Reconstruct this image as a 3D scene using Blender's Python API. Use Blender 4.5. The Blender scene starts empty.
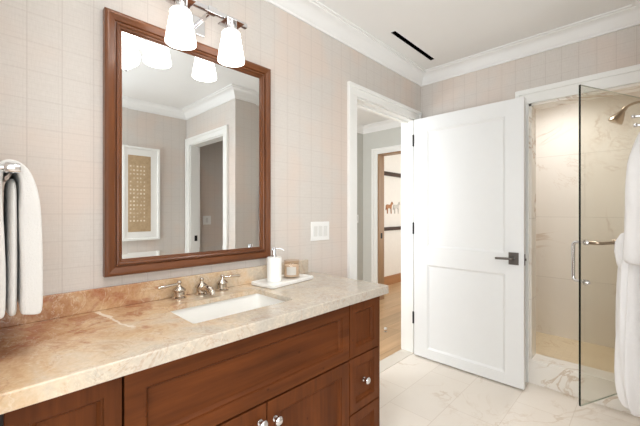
import bpy, bmesh, math, random
from mathutils import Vector, Matrix
random.seed(7)
S = bpy.context.scene
C = S.collection
PI = math.pi

# ------------------------------------------------------------------ camera
CX, CY, CZ = 1.53, 0.0, 1.29
YAW = math.radians(44.5)
cam_d = bpy.data.cameras.new('camera')
cam = bpy.data.objects.new('camera', cam_d)
C.objects.link(cam)
cam.location = (CX, CY, CZ)
cam.rotation_euler = (math.radians(90), 0, YAW)
cam_d.sensor_width = 36.0
cam_d.lens = 36.0 * 334.0 / 640.0
cam_d.shift_y = -0.0016
cam_d.clip_start = 0.02
S.camera = cam

# ------------------------------------------------------------------ world, lights, exposure
w = bpy.data.worlds.new('daylight')
S.world = w
w.use_nodes = True
w.node_tree.nodes['Background'].inputs[0].default_value = (0.93, 0.97, 1.0, 1)
w.node_tree.nodes['Background'].inputs[1].default_value = 1.6
S.view_settings.view_transform = 'Standard'
S.view_settings.look = 'None'
S.view_settings.gamma = 1
S.view_settings.use_curve_mapping = False
S.view_settings.exposure = 0.16


def area_light(name, loc, rot, sx, sy, power, col=(1, 1, 1)):
    l = bpy.data.lights.new(name, 'AREA')
    l.shape = 'RECTANGLE'
    l.size, l.size_y, l.energy, l.color = sx, sy, power, col
    o = bpy.data.objects.new(name, l)
    C.objects.link(o)
    o.location = loc
    o.rotation_euler = rot
    return o


# added fill lamps outside unseen, invented window openings of bathroom, hall and bedroom
area_light('rear_fill_light', (1.75, -1.75, 1.35), (math.radians(128), 0, 0), 1.5, 1.5, 50, (0.88, 0.945, 1.0))
area_light('side_fill_light', (3.1, -0.3, 1.25), (math.radians(130), 0, math.radians(90)), 1.6, 1.5, 32, (0.88, 0.945, 1.0))
area_light('hall_fill_light', (-0.85, 0.78, 1.55), (math.radians(90), 0, 0), 0.9, 1.4, 34, (0.94, 0.97, 1.0))  # added to brighten the hall, no window known there
area_light('bedroom_fill_light', (0.42, 5.4, 1.5), (math.radians(90), 0, math.radians(90)), 1.3, 1.4, 24, (0.95, 0.975, 1.0))  # added bedroom fill through an invented opening
try:
    S.cycles.diffuse_bounces = 6
    S.cycles.max_bounces = 14
    S.cycles.transparent_max_bounces = 12
    S.cycles.sample_clamp_indirect = 6.0
    S.cycles.caustics_reflective = False
    S.cycles.caustics_refractive = False
except Exception:
    pass


# ------------------------------------------------------------------ material helpers
def lin(c):
    return tuple(((v / 255) / 12.92 if v / 255 <= 0.04045 else ((v / 255 + 0.055) / 1.055) ** 2.4) for v in c) + (1,)


class NT:
    def __init__(self, name):
        self.m = bpy.data.materials.new(name)
        self.m.use_nodes = True
        self.t = self.m.node_tree
        self.b = self.t.nodes['Principled BSDF']
        self.geo = None

    def n(self, typ, **kw):
        x = self.t.nodes.new(typ)
        for k, v in kw.items():
            setattr(x, k, v)
        return x

    def l(self, a, b):
        self.t.links.new(a, b)

    def pos(self):
        if not self.geo:
            self.geo = self.n('ShaderNodeTexCoord')
        return self.geo.outputs['Object']

    def xyz(self):
        s = self.n('ShaderNodeSeparateXYZ')
        self.l(self.pos(), s.inputs[0])
        return s.outputs

    def math(self, op, a, b=None, c=None):
        x = self.n('ShaderNodeMath', operation=op)
        for i, v in enumerate((a, b, c)):
            if v is None:
                continue
            if isinstance(v, (int, float)):
                x.inputs[i].default_value = v
            else:
                self.l(v, x.inputs[i])
        return x.outputs[0]

    def noise(self, scale, detail=4, rough=0.55, vec=None, dist=0.0, stretch=None):
        x = self.n('ShaderNodeTexNoise')
        x.inputs['Scale'].default_value = scale
        x.inputs['Detail'].default_value = detail
        x.inputs['Roughness'].default_value = rough
        x.inputs['Distortion'].default_value = dist
        v = vec or self.pos()
        if stretch:
            mp = self.n('ShaderNodeMapping')
            mp.inputs['Scale'].default_value = stretch
            self.l(v, mp.inputs[0])
            v = mp.outputs[0]
        self.l(v, x.inputs['Vector'])
        return x.outputs[0]

    def ramp(self, fac, stops):
        r = self.n('ShaderNodeValToRGB')
        e = r.color_ramp.elements
        while len(e) < len(stops):
            e.new(0.5)
        for i, (p, c) in enumerate(stops):
            e[i].position = p
            e[i].color = c if len(c) == 4 else lin(c)
        self.l(fac, r.inputs[0])
        return r.outputs[0]

    def step(self, v, lo, hi):
        x = self.n('ShaderNodeMapRange')
        x.interpolation_type = 'SMOOTHSTEP'
        self.l(v, x.inputs[0])
        x.inputs[1].default_value, x.inputs[2].default_value = lo, hi
        return x.outputs[0]

    def mix(self, fac, a, b, mode='MIX'):
        x = self.n('ShaderNodeMix', data_type='RGBA', blend_type=mode)
        if isinstance(fac, (int, float)):
            x.inputs[0].default_value = fac
        else:
            self.l(fac, x.inputs[0])
        for i, v in ((6, a), (7, b)):
            if isinstance(v, tuple):
                x.inputs[i].default_value = v if len(v) == 4 else lin(v)
            else:
                self.l(v, x.inputs[i])
        return x.outputs[2]

    def bump(self, h, strength=0.2, dist=0.01):
        x = self.n('ShaderNodeBump')
        x.inputs['Strength'].default_value = strength
        x.inputs['Distance'].default_value = dist
        self.l(h, x.inputs['Height'])
        self.l(x.outputs[0], self.b.inputs['Normal'])

    def done(self, col=None, rough=0.5, metal=0.0, **kw):
        if col is not None:
            if isinstance(col, tuple):
                self.b.inputs['Base Color'].default_value = col if len(col) == 4 else lin(col)
            else:
                self.l(col, self.b.inputs['Base Color'])
        self.b.inputs['Roughness'].default_value = rough
        self.b.inputs['Metallic'].default_value = metal
        for k, v in kw.items():
            self.b.inputs[k].default_value = v
        return self.m


def plain(name, col, rough=0.5, metal=0.0, var=0.04, scale=12, **kw):
    t = NT(name)
    base = lin(col)
    dark = tuple(v * (1 - var) for v in base[:3]) + (1,)
    c = t.ramp(t.noise(scale, 3), [(0.3, dark), (0.7, base)])
    return t.done(c, rough, metal, **kw)


def wallpaper(name, ax):
    """ax: index of the horizontal coordinate along the wall"""
    t = NT(name)
    p = t.xyz()
    h, z = p[ax], p[2]

    def line(c, period, off, wid):
        a = t.math('PINGPONG', t.math('ADD', c, off), period / 2)
        return t.math('SUBTRACT', 1.0, t.step(a, wid * 0.4, wid))
    l1 = t.math('MAXIMUM', line(h, 0.0975, 0.082, 0.0024), t.math('MULTIPLY', line(z, 0.1, 0.017, 0.002), 0.7))
    l2 = t.math('MAXIMUM', line(h, 0.0975, 0.092, 0.0016), line(z, 0.02, 0.5, 0.0012))
    weave = t.noise(1.0, 3, 0.6, stretch=(260 if ax == 0 else 18, 260 if ax == 1 else 18, 40))
    weave2 = t.noise(1.0, 3, 0.6, stretch=(14, 14, 300))
    col = t.ramp(weave, [(0.3, (205, 199, 192)), (0.7, (215, 209, 203))])
    col = t.mix(0.35, col, t.ramp(weave2, [(0.3, (202, 195, 188)), (0.7, (218, 211, 205))]))
    warm_bounce = t.noise(2.5, 2, 0.5)
    col = t.mix(t.math('MULTIPLY', t.step(warm_bounce, 0.42, 0.66), 0.55), col, (219, 200, 187))  # peach clouds paint warm light bounced off the counter into the paper
    col = t.mix(t.math('MULTIPLY', l1, 0.26), col, (160, 145, 138))
    col = t.mix(t.math('MULTIPLY', l2, 0.10), col, (160, 145, 138))
    return t.done(col, 0.75)


def marble(name, base, vein, dark, scale=1.6, rough=0.25, tiles=None, grout=None, amount=0.55):
    t = NT(name)
    nz = t.noise(scale * 1.3, 6, 0.6)
    a = t.noise(scale, 5, 0.55, dist=1.6)
    v = t.math('SUBTRACT', 1.0, t.step(t.math('ABSOLUTE', t.math('SUBTRACT', a, 0.5)), 0.0, 0.028))
    v = t.math('MULTIPLY', v, t.step(t.noise(scale * 1.1, 2), 0.46, 0.68))
    b = t.noise(scale * 2.7, 6, 0.65, dist=1.0)
    v2 = t.math('SUBTRACT', 1.0, t.step(t.math('ABSOLUTE', t.math('SUBTRACT', b, 0.52)), 0.0, 0.018))
    v2 = t.math('MULTIPLY', v2, t.step(t.noise(scale * 0.9, 2, vec=None), 0.5, 0.7))
    col = t.mix(nz, base, dark)
    col = t.mix(t.math('MULTIPLY', v, amount), col, vein)
    col = t.mix(t.math('MULTIPLY', v2, amount * 0.6), col, vein)
    if tiles:
        br = t.n('ShaderNodeTexBrick', offset=tiles[3], squash=1.0)
        mp = t.n('ShaderNodeMapping')
        mp.inputs['Location'].default_value = tiles[4]
        mp.inputs['Rotation'].default_value = tiles[5]
        t.l(t.pos(), mp.inputs[0])
        t.l(mp.outputs[0], br.inputs['Vector'])
        br.inputs['Scale'].default_value = 1.0
        br.inputs['Brick Width'].default_value = tiles[0]
        br.inputs['Row Height'].default_value = tiles[1]
        br.inputs['Mortar Size'].default_value = tiles[2]
        br.inputs['Mortar Smooth'].default_value = 0.2
        br.inputs['Bias'].default_value = 0.0
        br.inputs['Color1'].default_value = (0.965, 0.965, 0.965, 1)
        br.inputs['Color2'].default_value = (1, 1, 1, 1)
        br.inputs['Mortar'].default_value = (1, 1, 1, 1)
        col = t.mix(1.0, col, br.outputs['Color'], 'MULTIPLY')
        col = t.mix(t.math('MULTIPLY', br.outputs['Fac'], 0.6), col, grout)
    return t.done(col, rough)


def wood(name, light, dark, along, scale=1.0, rough=0.35, planks=None, knots=True, spec=0.5):
    """along: axis index of the grain"""
    t = NT(name)
    st = [26, 26, 26]
    st[along] = 1.6
    st = [s * scale for s in st]
    g = t.noise(1.0, 6, 0.62, stretch=tuple(st), dist=0.4)
    st2 = [5, 5, 5]
    st2[along] = 1.2
    g2 = t.noise(1.0, 3, 0.5, stretch=tuple(s * scale for s in st2), dist=0.8)
    f = t.math('ADD', t.math('MULTIPLY', g, 0.55), t.math('MULTIPLY', g2, 0.45))
    col = t.ramp(f, [(0.30, dark), (0.68, light)])
    if knots:
        k = t.n('ShaderNodeTexVoronoi')
        st3 = [3.2, 3.2, 3.2]
        st3[along] = 1.9
        mp = t.n('ShaderNodeMapping')
        mp.inputs['Scale'].default_value = st3
        t.l(t.pos(), mp.inputs[0])
        t.l(mp.outputs[0], k.inputs['Vector'])
        kk = t.math('SUBTRACT', 1.0, t.step(k.outputs['Distance'], 0.02, 0.09))
        dk = tuple(v * 0.35 for v in lin(dark)[:3]) + (1,)
        col = t.mix(t.math('MULTIPLY', kk, 0.55), col, dk)
    if planks:
        br = t.n('ShaderNodeTexBrick', offset=0.37)
        mp = t.n('ShaderNodeMapping')
        mp.inputs['Rotation'].default_value = (0, 0, planks[2])
        t.l(t.pos(), mp.inputs[0])
        t.l(mp.outputs[0], br.inputs['Vector'])
        br.inputs['Scale'].default_value = 1.0
        br.inputs['Brick Width'].default_value = planks[0]
        br.inputs['Row Height'].default_value = planks[1]
        br.inputs['Mortar Size'].default_value = 0.0015
        br.inputs['Color1'].default_value = (0.8, 0.8, 0.8, 1)
        br.inputs['Color2'].default_value = (1, 1, 1, 1)
        br.inputs['Mortar'].default_value = (0.45, 0.4, 0.35, 1)
        col = t.mix(1.0, col, br.outputs['Color'], 'MULTIPLY')
    return t.done(col, rough, 0.0, **{'Specular IOR Level': spec})


def stone_counter(name):
    t = NT(name)
    x, y, z = t.xyz()
    n1 = t.noise(2.6, 6, 0.62, dist=0.9)
    n2 = t.noise(9, 6, 0.7, dist=0.6)
    n3 = t.noise(85, 4, 0.7)
    n4 = t.noise(4.2, 5, 0.6, dist=1.8)
    # the slab is rusty brown towards the left end and greyer towards the free end and the front
    g = t.math('ADD', t.math('SUBTRACT', 1.12, t.math('MULTIPLY', y, 0.62)), t.math('MULTIPLY', x, -0.85))
    g = t.math('ADD', g, t.math('MULTIPLY', t.math('SUBTRACT', n1, 0.5), 1.5))
    g = t.math('ADD', g, t.math('MULTIPLY', t.math('SUBTRACT', n2, 0.5), 0.5))
    col = t.ramp(g, [(0.0, (182, 174, 163)), (0.28, (198, 186, 169)), (0.46, (214, 194, 168)), (0.64, (212, 180, 142)), (0.84, (190, 146, 104)), (1.0, (168, 114, 74))])
    rust = t.math('MULTIPLY', t.step(n4, 0.52, 0.60), t.step(g, 0.36, 0.70))
    col = t.mix(t.math('MULTIPLY', rust, 0.62), col, (160, 90, 54))
    n5 = t.noise(3.4, 5, 0.6, dist=2.2)
    bl = t.math('SUBTRACT', 1.0, t.step(t.math('ABSOLUTE', t.math('SUBTRACT', n5, 0.5)), 0.0, 0.016))
    col = t.mix(t.math('MULTIPLY', bl, 0.28), col, (158, 104, 68))
    # fine pale crackle and one thick pale vein
    nv = t.noise(5.5, 6, 0.65, dist=1.2)
    v = t.math('SUBTRACT', 1.0, t.step(t.math('ABSOLUTE', t.math('SUBTRACT', nv, 0.5)), 0.0, 0.013))
    col = t.mix(t.math('MULTIPLY', v, 0.40), col, (230, 214, 190))
    wob = t.math('MULTIPLY', t.math('SUBTRACT', t.noise(7, 4), 0.5), 0.09)
    d = t.math('ABSOLUTE', t.math('ADD', t.math('SUBTRACT', y, t.math('ADD', t.math('MULTIPLY', x, 0.16), 0.305)), wob))
    d = t.math('SUBTRACT', d, t.math('MULTIPLY', t.step(t.noise(11, 2), 0.45, 0.62), 0.007))
    vv = t.math('SUBTRACT', 1.0, t.step(d, 0.002, 0.006))
    vv = t.math('MULTIPLY', vv, t.math('MULTIPLY', t.step(x, 0.02, 0.05), t.math('SUBTRACT', 1.0, t.step(x, 0.30, 0.34))))
    col = t.mix(t.math('MULTIPLY', vv, 0.9), col, (240, 230, 214))
    col = t.mix(0.10, col, t.ramp(n3, [(0.35, (90, 74, 60)), (0.65, (240, 230, 215))]))
    return t.done(col, 0.16)


def cloth(name, col, crease=0.0):
    t = NT(name)
    base = lin(col)
    n = t.noise(420, 3, 0.7)
    c = t.ramp(n, [(0.3, tuple(v * 0.94 for v in base[:3]) + (1,)), (0.7, base)])
    fz = t.noise(230, 4, 0.7)
    if crease:
        fz = t.math('ADD', t.math('MULTIPLY', fz, 0.08), t.noise(9, 3, 0.5, stretch=(1, 1, 0.45), dist=0.6))
    t.bump(fz, 0.5 if crease else 0.55, crease or 0.004)
    return t.done(c, 0.95, 0.0, **{'Sheen Weight': 0.25, 'Sheen Roughness': 0.6})


def glass_mat(name, tint, refl=0.03):
    t = NT(name)
    tr = t.n('ShaderNodeBsdfTransparent')
    tr.inputs[0].default_value = tint
    gl = t.n('ShaderNodeBsdfGlossy')
    gl.inputs['Roughness'].default_value = 0.02
    fr = t.n('ShaderNodeLayerWeight')
    mx = t.n('ShaderNodeMixShader')
    t.l(t.math('ADD', t.math('MULTIPLY', t.math('POWER', fr.outputs['Facing'], 5.0), 0.8), refl), mx.inputs[0])
    t.l(tr.outputs[0], mx.inputs[1])
    t.l(gl.outputs[0], mx.inputs[2])
    t.l(mx.outputs[0], t.t.nodes['Material Output'].inputs[0])
    return t.m


def emis(name, col, strength, base=(250, 248, 244)):
    t = NT(name)
    n = t.noise(8, 2)
    c = t.ramp(n, [(0.2, tuple(v * 0.97 for v in col[:3]) + (1,)), (0.8, tuple(col[:3]) + (1,))])
    t.l(c, t.b.inputs['Emission Color'])
    return t.done(base, 0.3, 0.0, **{'Emission Strength': strength})


M = dict(
    paper_x=wallpaper('grasscloth_plaid_along_x', 0),
    paper_y=wallpaper('grasscloth_plaid_along_y', 1),
    white=plain('white_trim_paint', (240, 240, 237), 0.35, var=0.015),
    door=plain('white_door_paint', (229, 230, 230), 0.38, var=0.012),
    ceil=plain('ceiling_paint', (240, 240, 239), 0.8, var=0.012, scale=5),
    hallwall=plain('pale_grey_wall_paint', (206, 206, 200), 0.8, var=0.02),
    cream=plain('cream_wall_panelling', (232, 226, 216), 0.8, var=0.03),
    tile=marble('cream_marble_floor_tile', (241, 233, 223), (192, 164, 130), (230, 220, 208), 1.7, 0.22,
                (0.61, 0.305, 0.0022, 0.37, (0.12, 0.03, 0), (0, 0, PI / 2)), (206, 192, 178), 0.5),
    sill=marble('marble_threshold', (226, 219, 208), (186, 165, 140), (213, 205, 193), 2.4, 0.22),
    shower=marble('shower_marble', (238, 232, 222), (178, 144, 110), (226, 219, 209), 1.35, 0.2,
                  (1.2, 0.61, 0.002, 0.5, (0.1, 0.02, 0.55), (math.radians(90), 0, 0)), (186, 178, 166), 0.75),
    showerfloor=marble('beige_mosaic_floor', (238, 222, 192), (206, 176, 134), (226, 207, 174), 3, 0.35,
                       (0.10, 0.033, 0.0015, 0.5, (0, 0, 0), (0, 0, 0)), (205, 184, 150), 0.6),
    curb=marble('curb_marble', (243, 239, 232), (186, 156, 118), (234, 228, 220), 3.4, 0.2, None, None, 0.55),
    oak=wood('oak_plank_floor', (222, 186, 144), (190, 150, 108), 1, 0.7, 0.35, (1.6, 0.19, PI / 2), False),
    oakbase=wood('oak_baseboard', (180, 130, 88), (146, 100, 64), 1, 0.7, 0.4, None, False),
    oakjamb=wood('oak_door_jamb', (176, 142, 108), (136, 104, 74), 2, 0.8, 0.4, None, False),
    darkrail=wood('dark_rail_wood', (70, 46, 32), (40, 26, 18), 1, 0.8, 0.4, None, False),
    cabv=wood('stained_alder_vertical_grain', (112, 60, 27), (64, 32, 13), 2, 1.0, 0.48, spec=0.14),
    cabh=wood('stained_alder_horizontal_grain', (112, 60, 27), (64, 32, 13), 1, 1.0, 0.48, spec=0.14),
    cabdark=plain('cabinet_shadow_gap', (40, 22, 14), 0.6),
    framev=wood('mirror_frame_wood_upright', (128, 76, 42), (84, 46, 23), 2, 1.3, 0.28, None, False),
    frameh=wood('mirror_frame_wood_crossways', (128, 76, 42), (84, 46, 23), 1, 1.3, 0.28, None, False),
    counter=stone_counter('brown_to_grey_quartzite'),
    sink=plain('white_porcelain', (244, 243, 239), 0.12, var=0.01),
    chrome=plain('polished_chrome', (226, 226, 228), 0.07, 1.0, var=0.02),
    nickel=plain('polished_nickel', (214, 204, 192), 0.12, 1.0, var=0.03),
    satin=plain('satin_nickel', (176, 158, 138), 0.28, 1.0, var=0.05),
    bronze=plain('dark_bronze_metal', (122, 118, 114), 0.34, 0.9, var=0.1),
    black=plain('matt_black_metal', (20, 20, 20), 0.5, 0.2, var=0.1),
    slot=plain('black_slot', (3, 3, 3), 0.9, 0.0, var=0.1, **{'Specular IOR Level': 0.0}),
    mirror=plain('silvered_mirror', (232, 234, 234), 0.0, 1.0, var=0.0),
    ceramic=plain('white_ceramic', (243, 242, 238), 0.3, var=0.02),
    tray=plain('white_marble_tray', (240, 239, 235), 0.3, var=0.05, scale=20),
    towel=cloth('white_terry', (224, 221, 217)),
    robe=cloth('white_waffle_robe', (236, 235, 235), 0.05),
    glass=glass_mat('clear_shower_glass', (0.935, 0.93, 0.895, 1)),
    glassedge=plain('dark_green_glass_edge', (14, 26, 22), 0.15, 0.0, var=0.2),
    glassedge2=plain('grey_green_polished_edge', (176, 184, 172), 0.3, 0.0, var=0.1),
    candleglass=glass_mat('smoked_beige_glass', (0.96, 0.905, 0.85, 1)),
    wax=plain('cream_wax', (226, 214, 198), 0.6, var=0.03),
    label=plain('off_white_paper_label', (240, 237, 231), 0.7, var=0.02),
    plate=plain('white_switch_plastic', (242, 242, 240), 0.35, var=0.01),
    rocker=plain('white_switch_rocker', (222, 222, 219), 0.3, var=0.01),
    shade=emis('lit_opal_glass_shade', (1.0, 0.985, 0.96), 3.0),
    bowl=emis('lit_opal_glass_bowl', (1.0, 0.985, 0.97), 6.5),
    downlens=emis('downlight_lens', (1.0, 0.80, 0.52), 12.0),
    fill_lens=emis('ceiling_fill_lens', (1.0, 0.95, 0.88), 10.0),  # lens of the added ceiling fill lamps
    mat_board=plain('white_mat_board', (240, 239, 236), 0.8, var=0.015),
    pane=glass_mat('clear_window_glass', (0.97, 0.98, 0.98, 1)),
    horse_brown=plain('brown_horse_paint', (176, 122, 82), 0.7, var=0.25, scale=30),
    horse_grey=plain('grey_horse_paint', (206, 200, 190), 0.7, var=0.2, scale=30),
    rubber=plain('white_rubber', (232, 230, 226), 0.6),
)


def art_mat():
    t = NT('brown_woven_art_paper')
    x, y, z = t.xyz()
    a = t.math('PINGPONG', t.math('ADD', y, 0.0), 0.0185)
    b = t.math('PINGPONG', t.math('ADD', z, 0.0), 0.0225)
    d = t.math('MULTIPLY', t.math('SUBTRACT', 1.0, t.step(a, 0.0085, 0.0105)), t.math('SUBTRACT', 1.0, t.step(b, 0.0085, 0.0105)))
    inside = t.math('MULTIPLY', t.math('LESS_THAN', t.math('ABSOLUTE', y), 0.081), t.math('LESS_THAN', t.math('ABSOLUTE', z), 0.33))
    col = t.ramp(t.noise(30, 5, 0.7), [(0.3, (172, 146, 112)), (0.7, (198, 172, 138))])
    fade = t.step(t.noise(14, 2), 0.35, 0.6)
    col = t.mix(t.math('MULTIPLY', t.math('MULTIPLY', d, inside), fade), col, (240, 226, 204))
    return t.done(col, 0.85)


M['art'] = art_mat()


# ------------------------------------------------------------------ geometry helpers
def bx(bm, x0, x1, y0, y1, z0, z1, bev=0.0, seg=2):
    vs = [bm.verts.new(p) for p in ((x0, y0, z0), (x1, y0, z0), (x1, y1, z0), (x0, y1, z0),
                                    (x0, y0, z1), (x1, y0, z1), (x1, y1, z1), (x0, y1, z1))]
    fs = [bm.faces.new([vs[i] for i in f]) for f in ((3, 2, 1, 0), (4, 5, 6, 7), (0, 1, 5, 4), (1, 2, 6, 5), (2, 3, 7, 6), (3, 0, 4, 7))]
    if bev > 0:
        es = list({e for f in fs for e in f.edges})
        bmesh.ops.bevel(bm, geom=es, offset=bev, segments=seg, affect='EDGES', profile=0.5)
    return vs


def BM():
    return bmesh.new()


def box(x0, x1, y0, y1, z0, z1, bev=0.0, seg=2):
    bm = BM()
    bx(bm, x0, x1, y0, y1, z0, z1, bev, seg)
    return bm


def obj(name, bm, mat, parent=None, smooth=False, loc=None):
    bmesh.ops.recalc_face_normals(bm, faces=bm.faces)
    me = bpy.data.meshes.new(name)
    bm.to_mesh(me)
    bm.free()
    if smooth:
        for p in me.polygons:
            p.use_smooth = True
        try:
            me.set_sharp_from_angle(angle=math.radians(38))
        except Exception:
            pass
    for m in (mat if isinstance(mat, (list, tuple)) else [mat]):
        me.materials.append(m)
    o = bpy.data.objects.new(name, me)
    C.objects.link(o)
    if parent:
        o.parent = parent
    if loc:
        o.location = loc
    return o


def struct(name, bm, mat, label=None, smooth=False):
    o = obj(name, bm, mat, None, smooth)
    o['kind'] = 'structure'
    tag(o, label or ('%s of the room' % name.replace('_', ' ')), name.split('_')[0])
    return o


def tag(o, label, cat, group=None):
    o['label'] = label
    o['category'] = cat
    if group:
        o['group'] = group
    return o


def thing(name, label, cat, loc=(0, 0, 0), rotz=0.0, group=None):
    o = bpy.data.objects.new(name, None)
    C.objects.link(o)
    o.empty_display_size = 0.05
    o.location = loc
    o.rotation_euler = (0, 0, rotz)
    return tag(o, label, cat, group)


def lathe(prof, seg=32, axis=(0, 0, 1), at=(0, 0, 0), bm=None):
    """prof: list of (radius, height); closes at radius 0"""
    bm = bm or BM()
    rot = Vector((0, 0, 1)).rotation_difference(Vector(axis)).to_matrix()
    at = Vector(at)
    rings = []
    for r, h in prof:
        if r < 1e-6:
            rings.append([bm.verts.new(at + rot @ Vector((0, 0, h)))])
        else:
            rings.append([bm.verts.new(at + rot @ Vector((r * math.cos(2 * PI * i / seg), r * math.sin(2 * PI * i / seg), h))) for i in range(seg)])
    for a, b in zip(rings, rings[1:]):
        for i in range(seg):
            j = (i + 1) % seg
            if len(a) == 1 and len(b) == 1:
                continue
            if len(a) == 1:
                bm.faces.new((a[0], b[i], b[j]))
            elif len(b) == 1:
                bm.faces.new((a[i], a[j], b[0]))
            else:
                bm.faces.new((a[i], a[j], b[j], b[i]))
    return bm


def tube(pts, radii, seg=14, bm=None, caps=True, squash=1.0):
    bm = bm or BM()
    pts = [Vector(p) for p in pts]
    if isinstance(radii, (int, float)):
        radii = [radii] * len(pts)
    rings = []
    up = None
    for i, p in enumerate(pts):
        d = (pts[min(i + 1, len(pts) - 1)] - pts[max(i - 1, 0)]).normalized()
        if up is None:
            up = Vector((0, 0, 1)) if abs(d.z) < 0.9 else Vector((1, 0, 0))
        s = d.cross(up).normalized()
        up = s.cross(d).normalized()
        rings.append([bm.verts.new(p + radii[i] * (math.cos(2 * PI * k / seg) * s + squash * math.sin(2 * PI * k / seg) * up)) for k in range(seg)])
    for a, b in zip(rings, rings[1:]):
        for k in range(seg):
            j = (k + 1) % seg
            bm.faces.new((a[k], a[j], b[j], b[k]))
    if caps:
        bm.faces.new(rings[0][::-1])
        bm.faces.new(rings[-1])
    return bm


def arc(pts, n=6, r=0.02):
    """round the corners of a polyline"""
    pts = [Vector(p) for p in pts]
    out = [pts[0]]
    for a, b, c in zip(pts, pts[1:], pts[2:]):
        d1 = (a - b).normalized()
        d2 = (c - b).normalized()
        p0, p1 = b + d1 * r, b + d2 * r
        for i in range(n + 1):
            t = i / n
            out.append((1 - t) ** 2 * p0 + 2 * t * (1 - t) * b + t * t * p1)
    out.append(pts[-1])
    return out


def sweep_loop(loop, prof, closed=True, bm=None, flip=1):
    """mitred horizontal sweep. loop: list of (x,y); prof: closed list of (offset to the inside, z)"""
    bm = bm or BM()
    n = len(loop)
    rows = []
    for i in range(n):
        p = Vector(loop[i])
        a = Vector(loop[i - 1]) if (closed or i > 0) else None
        b = Vector(loop[(i + 1) % n]) if (closed or i < n - 1) else None
        d1 = (p - a).normalized() if a is not None else (b - p).normalized()
        d2 = (b - p).normalized() if b is not None else d1
        n1 = Vector((-d1.y, d1.x)) * flip
        n2 = Vector((-d2.y, d2.x)) * flip
        m = (n1 + n2)
        m = m / max(1e-6, m.dot(n1)) if m.length > 1e-6 else n1
        rows.append([bm.verts.new((p.x + m.x * o, p.y + m.y * o, z)) for o, z in prof])
    k = len(prof)
    for i in range(n if closed else n - 1):
        A, B = rows[i], rows[(i + 1) % n]
        for j in range(k):
            bm.faces.new((A[j], A[(j + 1) % k], B[(j + 1) % k], B[j]))
    if not closed:
        bm.faces.new(rows[0])
        bm.faces.new(rows[-1][::-1])
    return bm


def panel_front(bm, x0, y0, y1, z0, z1, th=0.02, rail=0.05, depth=0.015, slope=0.007):
    """framed front with a recessed flat panel; faces +x, built from x0 to x0+th"""
    X = x0 + th
    b = 0.0015
    rows = [[(x0, y0, z0), (x0, y1, z0), (x0, y1, z1), (x0, y0, z1)],
            [(X - b, y0, z0), (X - b, y1, z0), (X - b, y1, z1), (X - b, y0, z1)]]

    def ring(x, i):
        return [(x, y0 + i, z0 + i), (x, y1 - i, z0 + i), (x, y1 - i, z1 - i), (x, y0 + i, z1 - i)]
    rows += [ring(X, b), ring(X, rail), ring(X - 0.004, rail + 0.001), ring(X - 0.0035, rail + 0.005), ring(X - 0.005, rail + 0.007),
             ring(X - depth, rail + 0.007 + slope), ring(X - depth, rail + 0.018 + slope)]
    vr = [[bm.verts.new(p) for p in r] for r in rows]
    for a, c in zip(vr, vr[1:]):
        for i in range(4):
            j = (i + 1) % 4
            bm.faces.new((a[i], a[j], c[j], c[i]))
    bm.faces.new(vr[0][::-1])
    bm.faces.new(vr[-1])
    return bm


def rrect(x0, x1, y0, y1, r, n=6):
    pts = []
    for cx, cy, a0 in ((x1 - r, y1 - r, 0), (x0 + r, y1 - r, 90), (x0 + r, y0 + r, 180), (x1 - r, y0 + r, 270)):
        for i in range(n + 1):
            a = math.radians(a0 + 90 * i / n)
            pts.append((cx + r * math.cos(a), cy + r * math.sin(a)))
    return pts


def loft(rows, bm=None, cap0=True, cap1=True):
    bm = bm or BM()
    vr = [[bm.verts.new(p) for p in r] for r in rows]
    n = len(vr[0])
    for a, b in zip(vr, vr[1:]):
        for i in range(n):
            j = (i + 1) % n
            bm.faces.new((a[i], a[j], b[j], b[i]))
    if cap0:
        bm.faces.new(vr[0][::-1])
    if cap1:
        bm.faces.new(vr[-1])
    return bm


# ================================================================== SETTING
H = 2.57
YB = 2.916           # bath side of the back wall
XR = 1.558           # stub wall carrying the robe hook
YD = 1.861           # wall with the closet doorway
XA = 2.735           # far wall carrying the artworks
YS = -1.4            # unseen wall behind the camera, holds an added window
DY0, DY1, DH = 1.929, 2.785, 2.135      # hall doorway

# floors
bm = BM()
bx(bm, 0.0, 2.86, -1.52, 3.0, -0.10, 0.0)
struct('floor', bm, M['tile'], 'cream marble tile floor of the bathroom')
struct('floor_hall', box(-3.0, -0.12, 0.6, 6.7, -0.10, 0.0), M['oak'], 'oak plank floor of the hall and bedroom beyond the doorway')
struct('floor_threshold', box(-0.12, 0.0, DY0 - 0.02, DY1 + 0.02, -0.10, 0.004), M['sill'], 'marble threshold slab in the hall doorway')
# ceiling
bm = BM()
bx(bm, -0.12, 2.86, -1.52, 4.3, H, H + 0.1)
struct('ceiling', bm, M['ceil'], 'flat off-white bathroom ceiling')
struct('ceiling_hall', box(-3.0, -0.12, 0.6, 6.7, H, H + 0.1), M['ceil'], 'flat ceiling of the hall and bedroom')

# left wall with the hall doorway
bm = BM()
bx(bm, -0.12, 0, -0.15, DY0, 0, H)
bx(bm, -0.12, 0, DY1, YB, 0, H)
bx(bm, -0.12, 0, DY0, DY1, DH, H)
struct('wall_left', bm, M['paper_y'], 'plaid papered wall behind the mirror and vanity')
struct('wall_return', box(-0.12, 0.65, -1.52, -0.03, 0, H), M['paper_x'], 'papered return wall at the left end of the vanity')
# back wall with shower opening
SX0, SX1, SH = 0.885, 1.548, 2.107
bm = BM()
bx(bm, -0.12, SX0, YB, 3.05, 0, H)
bx(bm, SX1, 1.678, YB, 3.05, 0, H)
bx(bm, SX0, SX1, YB, 3.05, SH, H)
struct('wall_back', bm, M['paper_x'], 'plaid papered back wall around the shower opening')
struct('wall_robe', box(XR, XR + 0.12, YD, YB, 0, H), M['paper_y'], 'papered side wall carrying the robe hook')
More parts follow.
